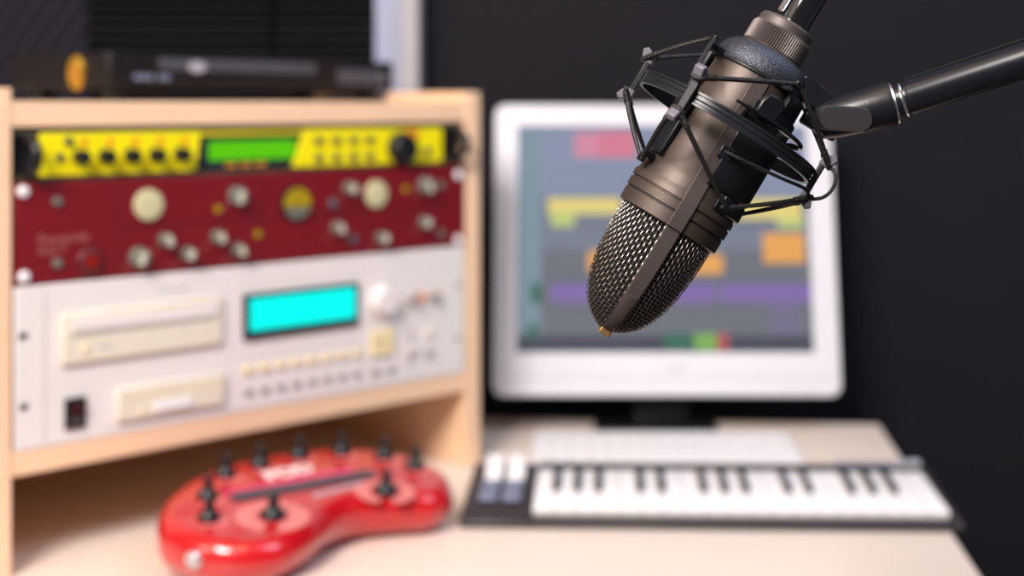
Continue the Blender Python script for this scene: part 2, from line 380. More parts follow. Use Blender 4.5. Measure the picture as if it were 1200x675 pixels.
# --- off-white 3U unit
Z0 = 0.1023
un = empty('rack_sampler', at_rack(0, 0, Z0), (0, 0, AZ), 'tall off-white rack unit with cyan display, resting on the lower board', 'sampler')
bx('chassis', (0.018, 0.463, 0.0062, 0.25, 0.0, 0.132), M['white_metal'], un, 0.001)
bx('face_plate', (0.0002, 0.4818, 0.0, 0.006, 0.0, 0.1350), M['white_metal'], un, 0.0012)
bx('ear_seam', (0.0255, 0.0262, -0.0003, 0.0002, 0.003, 0.132), M['grey_btn'], un)
for u, h in ((0.0071, 0.1969), (0.0078, 0.1385), (0.4736, 0.1950), (0.4717, 0.1395)):
    bx('rack_slot', (u-0.0035, u+0.0035, -0.0006, 0.0002, h-Z0-0.0026, h-Z0+0.0026), M['blk'] if u < 0.1 else M['grey_btn'], un, 0.0005)
dr = bx('disc_drive', (0.0385, 0.1900, -0.0045, 0.0002, 0.1690-Z0, 0.2120-Z0), M['cream'], un, 0.0015)
bx('tray_front', (0.046, 0.183, -0.0062, -0.0044, 0.1955-Z0, 0.2065-Z0), M['white_metal'], dr, 0.0008)
bx('tray_slot', (0.046, 0.183, -0.0050, -0.0044, 0.1925-Z0, 0.1935-Z0), M['grey_btn'], dr)
knob('eject_button', 0.0578, 0.1805-Z0, 0.0032, 0.002, M['cream_key'], dr, -0.0045)
bx('printed_mark', (0.070, 0.082, -0.0048, -0.0044, 0.1795-Z0, 0.1815-Z0), M['grey_print'], dr)
bx('printed_mark', (0.150, 0.154, -0.0048, -0.0044, 0.1850-Z0, 0.1870-Z0), M['grey_print'], dr)
dr = bx('floppy_drive', (0.0875, 0.1918, -0.0045, 0.0002, 0.1135-Z0, 0.1420-Z0), M['cream'], un, 0.0012)
bx('disk_slot', (0.094, 0.186, -0.0050, -0.0044, 0.1322-Z0, 0.1336-Z0), M['cream_key'], dr)
bx('slot_shutter', (0.121, 0.158, -0.0062, -0.0044, 0.1170-Z0, 0.1262-Z0), M['white'], dr, 0.0006, label='white slot flap')
knob('lamp', 0.110, 0.1200-Z0, 0.0025, 0.0015, M['cream_key'], dr, -0.0045)
bx('printed_mark', (0.128, 0.158, -0.0003, 0.0002, 0.2220-Z0, 0.2235-Z0), M['grey_print'], un)
pw = bx('power_switch', (0.0418, 0.0605, -0.0030, 0.0002, 0.1140-Z0, 0.1400-Z0), M['blk'], un, 0.001, label='black rocker switch')
bm = bmesh.new(); loft(bm, [[(x, y, z) for y, z in ((-0.003, 0.1180-Z0), (-0.0045, 0.1180-Z0), (-0.0045, 0.1265-Z0), (-0.0085, 0.1360-Z0), (-0.003, 0.1360-Z0))] for x in (0.0455, 0.0570)])
fin('rocker', bm, M['blk_gloss'], pw, 0.0006)
ds = bx('display_frame', (0.2125, 0.3418, -0.0040, 0.0002, 0.1690-Z0, 0.2112-Z0), M['lcd_dark'], un, 0.001, label='dark blue display surround')
bx('display', (0.2180, 0.3366, -0.0046, -0.0040, 0.1770-Z0, 0.2068-Z0), M['lcd_cyan'], ds, label='glowing cyan display')
knob('data_dial', 0.3725, 0.1900-Z0, 0.0150, 0.012, M['white_metal'], un, seg=36, taper=0.94)
for u, h in ((0.4090, 0.1885), (0.4359, 0.1895)): knob('knob', u, h-Z0, 0.0062, 0.009, M['grey_btn'], un)
knob('led', 0.4225, 0.1880-Z0, 0.0050, 0.002, M['led_orange'], un, label='orange lamp')
knob('led', 0.4455, 0.1905-Z0, 0.0045, 0.002, M['cream_key'], un)
for i in range(2):
    for j in range(2): bx('cursor_key', (0.3575+0.0152*i, 0.3715+0.0152*i, -0.003, 0.0002, 0.1345-Z0+0.0135*j, 0.1468-Z0+0.0135*j), M['cream_key'], un, 0.0008)
sl = bx('slider_track', (0.4073, 0.4107, -0.0006, 0.0002, 0.1175-Z0, 0.1565-Z0), M['grey_btn'], un)
bx('slider_cap', (0.4045, 0.4135, -0.006, -0.0006, 0.134-Z0, 0.139-Z0), M['white_metal'], sl, 0.0005)
for u, h in ((0.4336, 0.1507), (0.4336, 0.1290)): knob('jack_socket' if h < 0.14 else 'small_knob', u, h-Z0, 0.0048, 0.003, M['grey_btn'] if h < 0.14 else M['cream'], un)
for i in range(8):
    u = 0.2177 + i*0.0175
    bx('button', (u-0.0050, u+0.0050, -0.003, 0.0002, 0.1380-Z0, 0.1440-Z0), M['cream_key'], un, 0.0006)
    bx('button', (u-0.0040, u+0.0040, -0.003, 0.0002, 0.1180-Z0, 0.1230-Z0), M['grey_btn'], un, 0.0006)
    bx('printed_mark', (u-0.004, u+0.004, -0.0003, 0.0002, 0.1495-Z0, 0.1505-Z0), M['grey_print'], un)
for u in (0.3636, 0.3828): bx('button', (u-0.0045, u+0.0045, -0.003, 0.0002, 0.1165-Z0, 0.1215-Z0), M['grey_btn'], un, 0.0006)

# ------------------------------------------------------------------ flat black player on top of the cabinet
pl = empty('disc_player', (-0.407, 1.228, DESK+0.390), (0, 0, math.atan2(0.332, 0.214)), 'flat black disc player with a silver oval, on top of the rack cabinet', 'disc player')
PW = 0.393
bx('case', (0, PW, 0.0038, 0.145, 0.0125, 0.0455), M['device'], pl, 0.002)
bx('front_panel', (0, PW, 0.0, 0.0038, 0.0125, 0.0455), M['device'], pl, 0.0012)
bx('tray_door', (0.055, 0.265, -0.0012, 0.0002, 0.030, 0.041), M['device_line'], pl, 0.0006)
bx('side_groove', (0.30, 0.375, -0.0008, 0.0002, 0.020, 0.036), M['device_line'], pl, 0.0005)
bm = bmesh.new(); lathe(bm, [(0, 0.0105), (0.003, 0.0100)], 32, Matrix.Diagonal((1, 1, 0.52, 1)) @ Matrix.Rotation(PI/2, 4, 'X'))
o = fin('badge', bm, M['grey_print'], pl, label='silver oval badge'); o.location = (0.100, 0.0, 0.0335)
for i, (a, b) in enumerate(((0.026, 0.033), (0.034, 0.039), (0.040, 0.048), (0.054, 0.060), (0.061, 0.068))):
    bx('printed_mark', (a, b, -0.0004, 0.0002, 0.0205, 0.0255), M['slate'], pl)
knob('knob', 0.372, 0.0265, 0.006, 0.006, M['device_line'], pl)
for x in (0.02, PW-0.02):
    for y in (0.02, 0.125):
        bm = bmesh.new(); lathe(bm, [(0.0003, 0.010), (0.012, 0.011)], 24); o = fin('foot', bm, M['blk'], pl); o.location = (x, y, 0)
# amber disc on the player's left end
bm = bmesh.new(); lathe(bm, [(0.0, 0.0160), (0.002, 0.0160), (0.004, 0.0145), (0.004, 0.0085), (0.003, 0.008)], 40, Matrix.Diagonal((1, 0.62, 1, 1)))
o = fin('round_knob', bm, M['gold'], pl, label='gold ringed amber knob on the side'); o.matrix_parent_inverse = Matrix.Identity(4)
o.location = (0.0, 0.046, 0.0265); o.rotation_euler = (0, -PI/2, 0)
bm = bmesh.new(); lathe(bm, [(0.0028, 0.0095), (0.0036, 0.0095)], 24, Matrix.Diagonal((1, 0.62, 1, 1))); fin('knob_centre', bm, M['amber'], o)

# ------------------------------------------------------------------ monitor
mon = empty('computer_monitor', (0.122, 1.655, DESK), label='white framed computer monitor showing coloured tracks, behind the microphone', cat='monitor')
T = Matrix.Translation((0, -0.055, 0.0455)) @ Matrix.Rotation(R(-12), 4, 'X')
bm = bmesh.new()
o1 = rrect(-0.2055, 0.2050, 0, 0.350, 0.013, 8); i1 = rrect(-0.1775, 0.1745, 0.0505, 0.3235, 0.0015, 8)
loft(bm, [[(x, 0.034, z) for x, z in o1], [(x, 0.003, z) for x, z in o1], [(x*0.994, 0.0, 0.175+(z-0.175)*0.993) for x, z in o1], [(x, 0.0, z) for x, z in i1], [(x, 0.006, z) for x, z in i1]], T, caps=False)
loft(bm, [[(x, 0.0305, z) for x, z in o1], [(x*0.9, 0.055, 0.175+(z-0.175)*0.86) for x, z in o1]], T)
fin('housing', bm, M['monitor'], mon)
bx('chin_groove', (-0.200, 0.200, -0.0003, 0.0002, 0.0215, 0.0228), M['grey_print'], mon, T=T)
for i, (a, b) in enumerate(((0.000, 0.006), (0.008, 0.013), (0.015, 0.021))):
    bx('printed_mark', (a, b, -0.0004, 0.0002, 0.031, 0.0345), M['grey_print'], mon, T=T)
for a in (0.13, 0.142, 0.154, 0.166): bx('menu_button', (a, a+0.007, -0.0015, 0.0002, 0.011, 0.014), M['monitor'], mon, 0.0004, T=T)
def scr(x, y): return ((x-605)/351*0.352-0.1775, 0.0505+(418-y)/268*0.273)
SM = [glow('screen_%d' % i, c, 1.0) for i, c in enumerate([
    (0.235, 0.27, 0.385), (0.185, 0.205, 0.27), (0.155, 0.165, 0.195), (0.075, 0.078, 0.105), (0.60, 0.24, 0.34), (0.62, 0.19, 0.27),
    (0.72, 0.60, 0.20), (0.48, 0.56, 0.20), (0.75, 0.36, 0.10), (0.215, 0.145, 0.38), (0.05, 0.15, 0.11), (0.20, 0.40, 0.10), (0.42, 0.10, 0.10), (0.20, 0.28, 0.33), (0.12, 0.125, 0.15), (0.175, 0.155, 0.25)])]
bm = bmesh.new()
def sq(x0, y0, x1, y1, mi, lev):
    a = scr(x0, y1); b = scr(x1, y0); y = 0.0050 - 0.00012*lev
    f = bm.faces.new([bm.verts.new(T @ Vector(c)) for c in ((a[0], y, a[1]), (b[0], y, a[1]), (b[0], y, b[1]), (a[0], y, b[1]))]); f.material_index = mi
sq(605, 150, 956, 235, 0, 0); sq(605, 235, 956, 300, 1, 0); sq(605, 300, 956, 398, 2, 0); sq(605, 398, 956, 418, 3, 0)
for y in (205, 222): sq(640, y, 956, y+1.5, 1, 1)
sq(608, 155, 634, 396, 13, 1)
for y in (268, 300, 334, 366): sq(636, y, 956, y+2, 14, 1)
sq(674, 158, 706, 188, 4, 2); sq(703, 156, 748, 188, 5, 2); sq(790, 158, 830, 186, 4, 2)
sq(642, 237, 730, 256, 6, 2); sq(645, 254, 674, 271, 7, 2); sq(820, 238, 948, 262, 6, 2); sq(918, 262, 950, 273, 7, 2)
sq(900, 279, 950, 314, 8, 2); sq(800, 304, 851, 327, 8, 2); sq(690, 300, 760, 325, 8, 2)
sq(646, 338, 696, 360, 9, 2); sq(730, 338, 842, 360, 9, 2); sq(848, 338, 956, 360, 9, 2); sq(905, 360, 940, 398, 15, 2)
sq(780, 396, 812, 416, 10, 2); sq(815, 396, 842, 416, 11, 2); sq(842, 396, 856, 416, 12, 2); sq(622, 338, 634, 362, 10, 2); sq(618, 385, 630, 400, 10, 2)
fin('screen', bm, SM, mon, smooth=False, label='lit screen with coloured audio tracks')
bm = bmesh.new(); loft(bm, [[(x, y, 0.0) for x, y in rrect(-0.085, 0.060, -0.058, 0.012, 0.02)], [(x, y, 0.008) for x, y in rrect(-0.085, 0.060, -0.058, 0.012, 0.02)]])
fin('stand_base', bm, M['blk'], mon, 0.002, label='black stand base')
bm = bmesh.new(); loft(bm, [[(x, y, z) for x, y in rrect(-0.038, 0.030, -0.012+z*0.13, 0.008+z*0.13, 0.006)] for z in (0.0075, 0.11, 0.2)])
fin('stand_neck', bm, M['blk_soft'], mon, label='black stand neck')

# ------------------------------------------------------------------ computer keyboard
kb = empty('computer_keyboard', (0.112, 1.515, DESK), label='slim white computer keyboard between the monitor and the piano keyboard', cat='keyboard')
def ktop(y): return 0.006 + (y+0.066)*0.022
bm = bmesh.new(); loft(bm, [[(x, y, 0.0) for x, y in rrect(-0.147, 0.147, -0.066, 0.066, 0.008)], [(x, y, ktop(y)) for x, y in rrect(-0.147, 0.147, -0.066, 0.066, 0.008)]])
fin('base', bm, M['white'], kb, 0.001)
for row in range(6):
    y0 = -0.062 + row*0.0208; ncol = 14; kw = 0.287/ncol
    col = 0
    while col < ncol:
        span = 5 if (row == 0 and col == 4) else 1
        kk = ('ck', span, row == 5)
        hgt = 0.013 if row == 5 else 0.0172
        if kk not in CACHE:
            bm_ = bmesh.new(); wd = kw*span-0.0030
            loft(bm_, [[(x, y, 0) for x, y in rrect(0, wd, 0, hgt, 0.0015, 3)], [(x, y, 0.0022) for x, y in rrect(0.0003, wd-0.0003, 0.0003, hgt-0.0003, 0.0015, 3)]])
            o = fin('key', bm_, M['white_key'], kb); CACHE[kk] = o.data
        else: o = link('key', CACHE[kk], kb)
        o.location = (-0.1435 + col*kw + 0.0015, y0, ktop(y0)+0.0001); o.rotation_euler = (math.atan(0.022), 0, 0)
        col += span

# ------------------------------------------------------------------ piano keyboard controller
mk = empty('piano_keyboard', (0.136, 1.320, DESK), (0, 0, R(-1.6)), label='black compact piano keyboard with nineteen white keys on the desk', cat='music keyboard')
# local frame: x -0.228..0.228, y -0.066..0.070
bm = bmesh.new()
prof = [(-0.080, 0.001), (-0.080, 0.0055), (-0.077, 0.0068), (-0.058, 0.0060), (0.058, 0.0062), (0.060, 0.021), (0.070, 0.021), (0.073, 0.018), (0.073, 0.001)]
loft(bm, [[(x, y, z) for y, z in prof] for x in (-0.163, 0.222)])
fin('case', bm, M['controller'], mk, 0.001)
prof = [(-0.080, 0.001), (-0.080, 0.0065), (-0.076, 0.0095), (0.058, 0.0200), (0.070, 0.0212), (0.073, 0.018), (0.073, 0.001)]
bm = bmesh.new(); loft(bm, [[(x, y, z) for y, z in prof] for x in (-0.2285, -0.1632)]); fin('end_block', bm, M['controller'], mk, 0.0015)
bm = bmesh.new(); loft(bm, [[(x, y, z) for y, z in prof] for x in (0.2222, 0.2295)]); fin('end_block', bm, M['controller'], mk, 0.0015)
KW = 0.3845/19; KX = -0.1628
SL = (0.0180-0.0128)/0.113
def kz(y): return 0.0135 + (y+0.058)*SL
bm = bmesh.new()
g = 0.0003
loft(bm, [[(x, y, z) for y, z in ((-0.058, 0.0064), (-0.059, kz(-0.058)-0.001), (-0.0575, kz(-0.058)), (0.0570, kz(0.057)), (0.0570, 0.0064))] for x in (g, KW-g)])
wk = fin('white_key', bm, M['white_key'], mk, 0.0006); wk.location = (KX, 0, 0)
wme = wk.data
def wmod(o):
    b = o.modifiers.new('bevel', 'BEVEL'); b.width = 0.0006; b.segments = 2; b.limit_method = 'ANGLE'; b.angle_limit = R(40)
for i in range(1, 19):
    o = link('white_key', wme, mk); o.location = (KX+i*KW, 0, 0); wmod(o)
bm = bmesh.new()
loft(bm, [[(x*s, y, z) for y, z in ((-0.012, kz(-0.012)+0.0001), (-0.009, kz(-0.009)+0.0055), (0.0572, kz(0.057)+0.0060), (0.0572, kz(0.057)+0.0001))] for x, s in ((-0.0036, 1), (0.0036, 1))])
bk0 = None
for i in range(18):
    if (i % 7) in (0, 1, 2, 4, 5):       # the keys start on F
        if bk0 is None: bk0 = o = fin('black_key', bm, M['blk_gloss'], mk, 0.0008)
        else: o = link('black_key', bk0.data, mk); wmod(o)
        o.location = (KX+(i+1)*KW, 0, 0)
bx('rear_strip', (-0.1628, 0.2218, 0.0576, 0.0725, 0.0205, 0.0222), M['blk'], mk, 0.0005)
# modulation wheels, buttons
for x in (-0.2055, -0.1835):
    bm = bmesh.new()
    loft(bm, [[(q, y, z) for y, z in ((0.024, 0.015), (0.024, 0.019), (0.030, 0.023), (0.054, 0.0335), (0.059, 0.0335), (0.059, 0.018))] for q in (x-0.0085, x+0.0085)])
    fin('lever', bm, M['white_key'], mk, 0.0025, label='white control lever')
    for y in (-0.032, -0.004):
        bx('button', (x-0.0095, x+0.0085, y-0.010, y+0.010, 0.0115+(y+0.06)*0.09, 0.0165+(y+0.06)*0.09), M['slate'], mk, 0.0015, label='slate blue button')
for i in range(6):
    bx('panel_button', (0.138+i*0.0145, 0.150+i*0.0145, 0.0615, 0.0705, 0.0223, 0.0255 if i < 4 else 0.028), M['slate'] if i < 4 else M['grey_print'], mk, 0.001)

# ------------------------------------------------------------------ red kidney-shaped effects unit
PC = Vector((-0.217, 1.207, DESK)); 
pod = empty('effects_processor', PC, (0, 0, PI/4), 'glossy red kidney-shaped effects unit with black knobs, in front of the cabinet', 'effects unit')
# local x = a (long axis), local y = -b
OUT = spline([(-0.147, -0.005, 0), (-0.132, -0.050, 0), (-0.092, -0.074, 0), (-0.050, -0.064, 0), (-0.015, -0.042, 0), (0.020, -0.034, 0), (0.050, -0.047, 0), (0.080, -0.064, 0),
              (0.108, -0.056, 0), (0.127, -0.026, 0), (0.128, 0.015, 0), (0.105, 0.055, 0), (0.060, 0.082, 0), (0.0, 0.092, 0), (-0.060, 0.086, 0), (-0.110, 0.060, 0), (-0.140, 0.027, 0)], 8, True)
def ptop(y): return 0.038 + (0.070 + y)*0.15
def off(dd, zf):
    n_ = len(OUT); out = []
    for i in range(n_):
        t = (OUT[(i+1) % n_] - OUT[i-1]).normalized(); nn = Vector((t.y, -t.x, 0))
        p = OUT[i] - nn*dd; out.append((p.x, p.y, zf(p.y)))
    return out
bm = bmesh.new()
loft(bm, [off(0.020, lambda y: 0.0025), off(0.010, lambda y: 0.006), off(0.003, lambda y: 0.014), off(0.0, lambda y: 0.022), off(0.0, lambda y: ptop(y)-0.014), off(0.0012, lambda y: ptop(y)-0.008),
          off(0.0045, lambda y: ptop(y)-0.003), off(0.009, lambda y: ptop(y)-0.0006), off(0.014, lambda y: ptop(y))])
body = fin('body', bm, M['red_gloss'], pod)
for a, b in ((-0.10, -0.04), (-0.09, 0.045), (0.09, -0.03), (0.07, 0.045)):
    bm = bmesh.new(); lathe(bm, [(0.0003, 0.008), (0.004, 0.008)], 20); o = fin('foot', bm, M['blk'], pod); o.location = (a, b, 0)
TILT = math.atan(0.15)
def on_top(a, b, dz=0.0): return (a, -b, ptop(-b)+dz)
def arcband(name, a, b, r0, r1, d0, d1, m, label=None, dz=0.0003):
    bm = bmesh.new(); n_ = 28
    lo = []
    for z in (0.0, dz):
        lo.append([(r*math.cos(R(t)), r*math.sin(R(t)), z) for r, ts in ((r1, [d0+(d1-d0)*k/n_ for k in range(n_+1)]), (r0, [d1-(d1-d0)*k/n_ for k in range(n_+1)])) for t in ts])
    loft(bm, lo); o = fin(name, bm, m, pod, smooth=False, label=label); o.location = on_top(a, b, 0.00005); o.rotation_euler = (TILT, 0, 0); return o
bm = bmesh.new()
lathe(bm, [(0.0002, 0.0095), (0.003, 0.0095), (0.005, 0.0080), (0.008, 0.0048), (0.010, 0.0042), (0.0185, 0.0036), (0.0195, 0.0028)], 28)
pk = None
spots = [(-0.113, 0.008), (-0.092, -0.030), (-0.054, -0.064), (-0.016, -0.068), (0.027, -0.069), (0.067, -0.058), (0.096, -0.030), (0.106, 0.004), (-0.066, 0.030), (0.047, 0.036)]
for i, (a, b) in enumerate(spots):
    if pk is None: o = pk = fin('knob', bm, M['blk_soft'], pod)
    else: o = link('knob', pk.data, pod)
    o.location = on_top(a, b); o.rotation_euler = (TILT, 0, 0)
    bigk = i >= 8
    o.scale = (1.12, 1.12, 1.0) if bigk else (0.95, 0.95, 1.0)
    if bigk: arcband('dial_print', a, b, 0.014, 0.031 if i == 8 else 0.027, 250-360, 290-90+20, M['pink_print'], 'pale printed scale')
    else: arcband('dial_print', a, b, 0.0115, 0.0165, 215, 325, M['pink_print'], 'pale printed arc')
def strip(name, p, q, hw, m, label=None, h=0.0006):
    bm = bmesh.new(); p = Vector((p[0], -p[1])); q = Vector((q[0], -q[1])); t = (q-p).normalized(); nn = Vector((-t.y, t.x))
    pts = []
    for c, s in ((p, 1), (q, -1)):
        for k in range(7):
            an = (PI/2 + PI*k/6) if s == 1 else (-PI/2 + PI*k/6)
            pts.append(c + (t*math.cos(an) + nn*math.sin(an))*hw)
    loft(bm, [[(v.x, v.y, ptop(v.y)+0.0001) for v in pts], [(v.x, v.y, ptop(v.y)+h) for v in pts]])
    return fin(name, bm, m, pod, label=label)
strip('highlight_band', (-0.072, -0.030), (0.050, -0.020), 0.0050, M['magenta_streak'], 'magenta highlight painted as a band')  # lamp streak on the lacquer, laid on as a coloured strip
strip('display_strip', (-0.069, -0.016), (0.055, -0.002), 0.0092, M['lcd_grey'], 'dark display strip', 0.0012)
text_mesh('printed_logo', 'POD', 0.023, M['white_print'], pod, (-0.027, 0.036, ptop(0.036)+0.0004), (TILT, 0, R(-4)), label='white printed logo', off=0.0011)
for k in range(6): strip('printed_mark', (-0.012+k*0.009, 0.0125-0.0002*k), (-0.007+k*0.009, 0.0125-0.0002*k), 0.0022, M['grey_print'])
# metal jack on the left front of the body
bm = bmesh.new(); jp = Vector((-0.1405, -0.034, 0.027)); jn = Vector((-0.85, -0.52, 0)).normalized()
Tj = Matrix.Translation(jp) @ jn.to_track_quat('Z', 'Y').to_matrix().to_4x4()
lathe(bm, [(-0.004, 0.0070), (0.003, 0.0070), (0.003, 0.0045), (0.006, 0.0045), (0.006, 0.002)], 24, Tj); fin('jack_socket', bm, M['silver'], pod, label='silver round socket')

# ------------------------------------------------------------------ microphone (local z runs up its axis, local -y faces the camera)
U = 0.0004
Ax = Vector((0.5225, 0.052, 0.8526)).normalized()
Fw = Vector((0, 1, 0)); Fw = (Fw - Ax*Fw.dot(Ax)).normalized(); Px = Fw.cross(Ax).normalized()
O = Vector(((781-660)*0.64/1600, 0.64, EYE-(264.5-122)*0.64/1600))
MM = Matrix((( Px.x, Fw.x, Ax.x, O.x), (Px.y, Fw.y, Ax.y, O.y), (Px.z, Fw.z, Ax.z, O.z), (0, 0, 0, 1)))
EUL = MM.to_euler()
mic = empty('microphone', O, EUL, 'large taupe studio microphone hanging head down in a black cradle', 'microphone')
def Lp(l): return [(s*U, r*U) for s, r in l]
bm = bmesh.new()
lathe(bm, Lp([(0, 56), (0, 62.5), (1.5, 64.5), (16.5, 64.8), (17.2, 63.2), (18.8, 63.2), (19.5, 65.6), (30, 65.8), (30.8, 63.6), (32.4, 63.6), (33, 66.4), (40, 66.2), (44, 63.8), (48, 63.2), (62, 62.6), (63, 61.8), (120, 58.6), (190, 53.6), (205, 52.5), (224, 49), (236, 40), (240, 34)]), 128)
fin('body', bm, M['taupe'], mic)
for s in (18, 31.6):
    bm = bmesh.new(); lathe(bm, Lp([(s-0.8, 63.4), (s+0.8, 63.4)]), 96, cap=False); fin('groove', bm, M['taupe_dark'], mic)
bm = bmesh.new()
nk = 76
def kr(k, i, a): return (1.0*U if i % 2 else -0.6*U) if k in (2, 3) else 0
lathe(bm, Lp([(236, 30), (238, 36.5), (240, 37.2), (262, 37.2), (265.5, 36.5), (266, 34.8), (274, 34.6), (277, 33.0), (278, 30), (278, 18)]), nk*2, rmod=kr)
fin('threaded_ring', bm, M['ring_metal'], mic, smooth=False, label='knurled collar ring')
# grille
GP = [(0, 59), (20, 58.9), (40, 58.0), (58, 56.4), (74, 54), (90, 50.2), (103, 45.6), (114, 40.2), (122, 34.5), (129, 27.5), (134, 20.5), (138, 13), (140.5, 5), (141, 0)]
def gr(t):
    if t <= 0: return 59.0
    for (a, ra), (b, rb) in zip(GP, GP[1:]):
        if t <= b: return ra + (rb-ra)*(t-a)/(b-a)
    return 0.0
# arclength resampling of the profile
fine = [(t*0.5, gr(t*0.5)) for t in range(0, 283)]
arc = [0]
for (a, ra), (b, rb) in zip(fine, fine[1:]): arc.append(arc[-1] + math.hypot(b-a, rb-ra))
TOT = arc[-1]
def at_arc(s):
    s = max(0, min(s, TOT-1e-6))
    lo = 0; hi = len(arc)-1
    while hi-lo > 1:
        m_ = (lo+hi)//2
        if arc[m_] <= s: lo = m_
        else: hi = m_
    f = (s-arc[lo])/(arc[hi]-arc[lo]+1e-9)
    return fine[lo][0]+(fine[hi][0]-fine[lo][0])*f, fine[lo][1]+(fine[hi][1]-fine[lo][1])*f
bm = bmesh.new()
lathe(bm, Lp([(2, 54)] + [(-a, max(r-2.6, 0.01)) for a, r in (at_arc(k*TOT/30) for k in range(31))]), 64)
fin('grille_liner', bm, M['liner'], mic)
PITCH = 4.9; NA = 38; AMP = 0.5; WR = 0.47
bm = bmesh.new()
def surf(t, r, phi, o_):
    # offset along approximate normal (radial blended with axial near the tip)
    dr_ = (gr(t+1.0)-gr(max(t-1.0, 0)))/2.0; nr = 1/math.hypot(1, dr_); nz_ = -dr_*nr
    rr = r + o_*nr
    return ((rr*math.cos(phi))*U, (rr*math.sin(phi))*U, (-(t + o_*nz_))*U)
nr_ = int(TOT/PITCH)
for side in (-1, 1):
    for i in range(NA):
        al = -PI/2 + PI*(i+0.5)/NA; x = 59*math.sin(al)
        pts = []; s = 0.0
        while s < TOT:
            t, r = at_arc(s)
            if r <= abs(x)+0.05: break
            phi = math.atan2(side*math.sqrt(r*r-x*x), x)
            pts.append(surf(t, r, phi, AMP*math.cos(PI*s/PITCH + PI*i))); s += PITCH/4
        if len(pts) > 3: sweep(bm, pts, WR*U, 5, cap=False)
for j in range(1, nr_+1):
    t, r = at_arc(j*PITCH)
    if r < 4: continue
    pts = []; ns = int(max(40, NA*8*min(1, (r/59)**0.6)))
    for k in range(ns):
        phi = 2*PI*k/ns; x = r*math.cos(phi); al = math.asin(max(-1, min(1, x/59)))
        pts.append(surf(t, r, phi, -AMP*math.cos(PI*((al+PI/2)*NA/PI-0.5) + PI*j)))
    sweep(bm, pts, WR*U, 5, closed=True)
fin('grille', bm, M['mesh'], mic, label='woven wire grille')
# strap running up the front and back of head and body, through the tip
bm = bmesh.new()
def strap_path(sgn, s_list):
    return [(s, r, sgn) for s, r in s_list]
prof_ = [(-a, r) for a, r in (at_arc(k*TOT/40) for k in range(40, -1, -1))]
front = [(s, r+3.0) for s, r in prof_ if r > 6] + [(1, 66.6), (18, 67.2), (36, 67.8), (44, 65.2), (48, 64.2), (62, 63.4), (66, 62.6), (110, 60.0), (150, 57.3), (203, 53.4)]
for sgn in (-1, 1):
    L_ = []
    for s, r in front:
        hw = (9.2 if s > -60 else 9.2 - 2.0*min(1, (-60-s)/70))
        cx = 2.0
        row = []
        for dx, dr2 in ((-hw, -5.5), (-hw, -0.5), (-hw+0.6, 0), (hw-0.6, 0), (hw, -0.5), (hw, -5.5)):
            row.append(((dx+cx)*U, sgn*(r+dr2)*U, s*U))
        L_.append(row)
    loft(bm, L_)
fin('front_strap', bm, M['band'], mic, label='flat taupe strap')
bm = bmesh.new(); box(bm, -5.4*U, 9.0*U, -14*U, 14*U, -146*U, -136.5*U); fin('tip_clip', bm, M['brass'], mic, 0.0006, label='worn brass tip')

# ------------------------------------------------------------------ shock mount
sm = empty('shock_mount', O + Ax*(135*U), EUL, 'black shock mount cradle with zigzag elastic cords around the microphone', 'shock mount')
def frame(T2): return T2
S0 = 135
def Q(phi, r, s): return Vector((r*math.cos(R(phi))*U, r*math.sin(R(phi))*U, (s-S0)*U))
def lq(bm, prof, seg=96, a0=None, a1=None, mi=0):
    P_ = [((s-S0)*U, r*U) for s, r in prof]
    if a0 is None: lathe(bm, P_ + [P_[0]], seg, cap=False, mi=mi)
    else:
        n_ = max(4, int(seg*(a1-a0)/360)); rings = []
        for k in range(n_+1):
            a = R(a0+(a1-a0)*k/n_); rings.append([(r*math.cos(a), r*math.sin(a), s) for s, r in P_])
        loft(bm, rings, mi=mi)
# outer ring: flat band with two raised lips
bm = bmesh.new(); lq(bm, [(127.5, 110), (127.5, 115.5), (130, 115.5), (131, 114), (134, 114), (135, 115.2), (136, 114), (140, 114), (141, 115.8), (143.5, 115.8), (143.5, 110)], 128)
fin('outer_ring', bm, M['ring_blk'], sm)
# cap over the top of the body
bm = bmesh.new(); lq(bm, [(203.5, 54), (203.5, 57), (205, 58), (214, 57.5), (222, 55), (229, 50.5), (234, 44.5), (236.5, 38.5), (236.5, 35), (225, 44), (214, 54)], 128)
fin('cap', bm, M['cap'], sm, label='slate black speckled cap')
bm = bmesh.new(); lq(bm, [(201.5, 54), (201.5, 57.4), (203.4, 57.4), (203.4, 54)], 96); fin('cap_rim', bm, M['blk'], sm)
# cradle shells hugging the body
def shell(a0, a1, s0, s1, r0=64.5, r1=69, m='blk_soft', name='cradle_shell', taper=0):
    bm = bmesh.new(); lq(bm, [(s0, r0), (s0, r1), (s0+3, r1+0.8), (s1-2, r1+0.3-taper), (s1, r1-1-taper), (s1, r0-taper)], 120, a0, a1)
    return fin(name, bm, M[m], sm, 0.0004)
shell(-85, 120, 64, 176)
shell(-66, 120, 44, 63.5)
shell(-52, 100, 176.5, 203, 58, 65)
shell(-232, -142, 66, 150, 63.2, 68)
shell(-214, -196, 150.5, 206, 60, 66, name='cradle_arm')
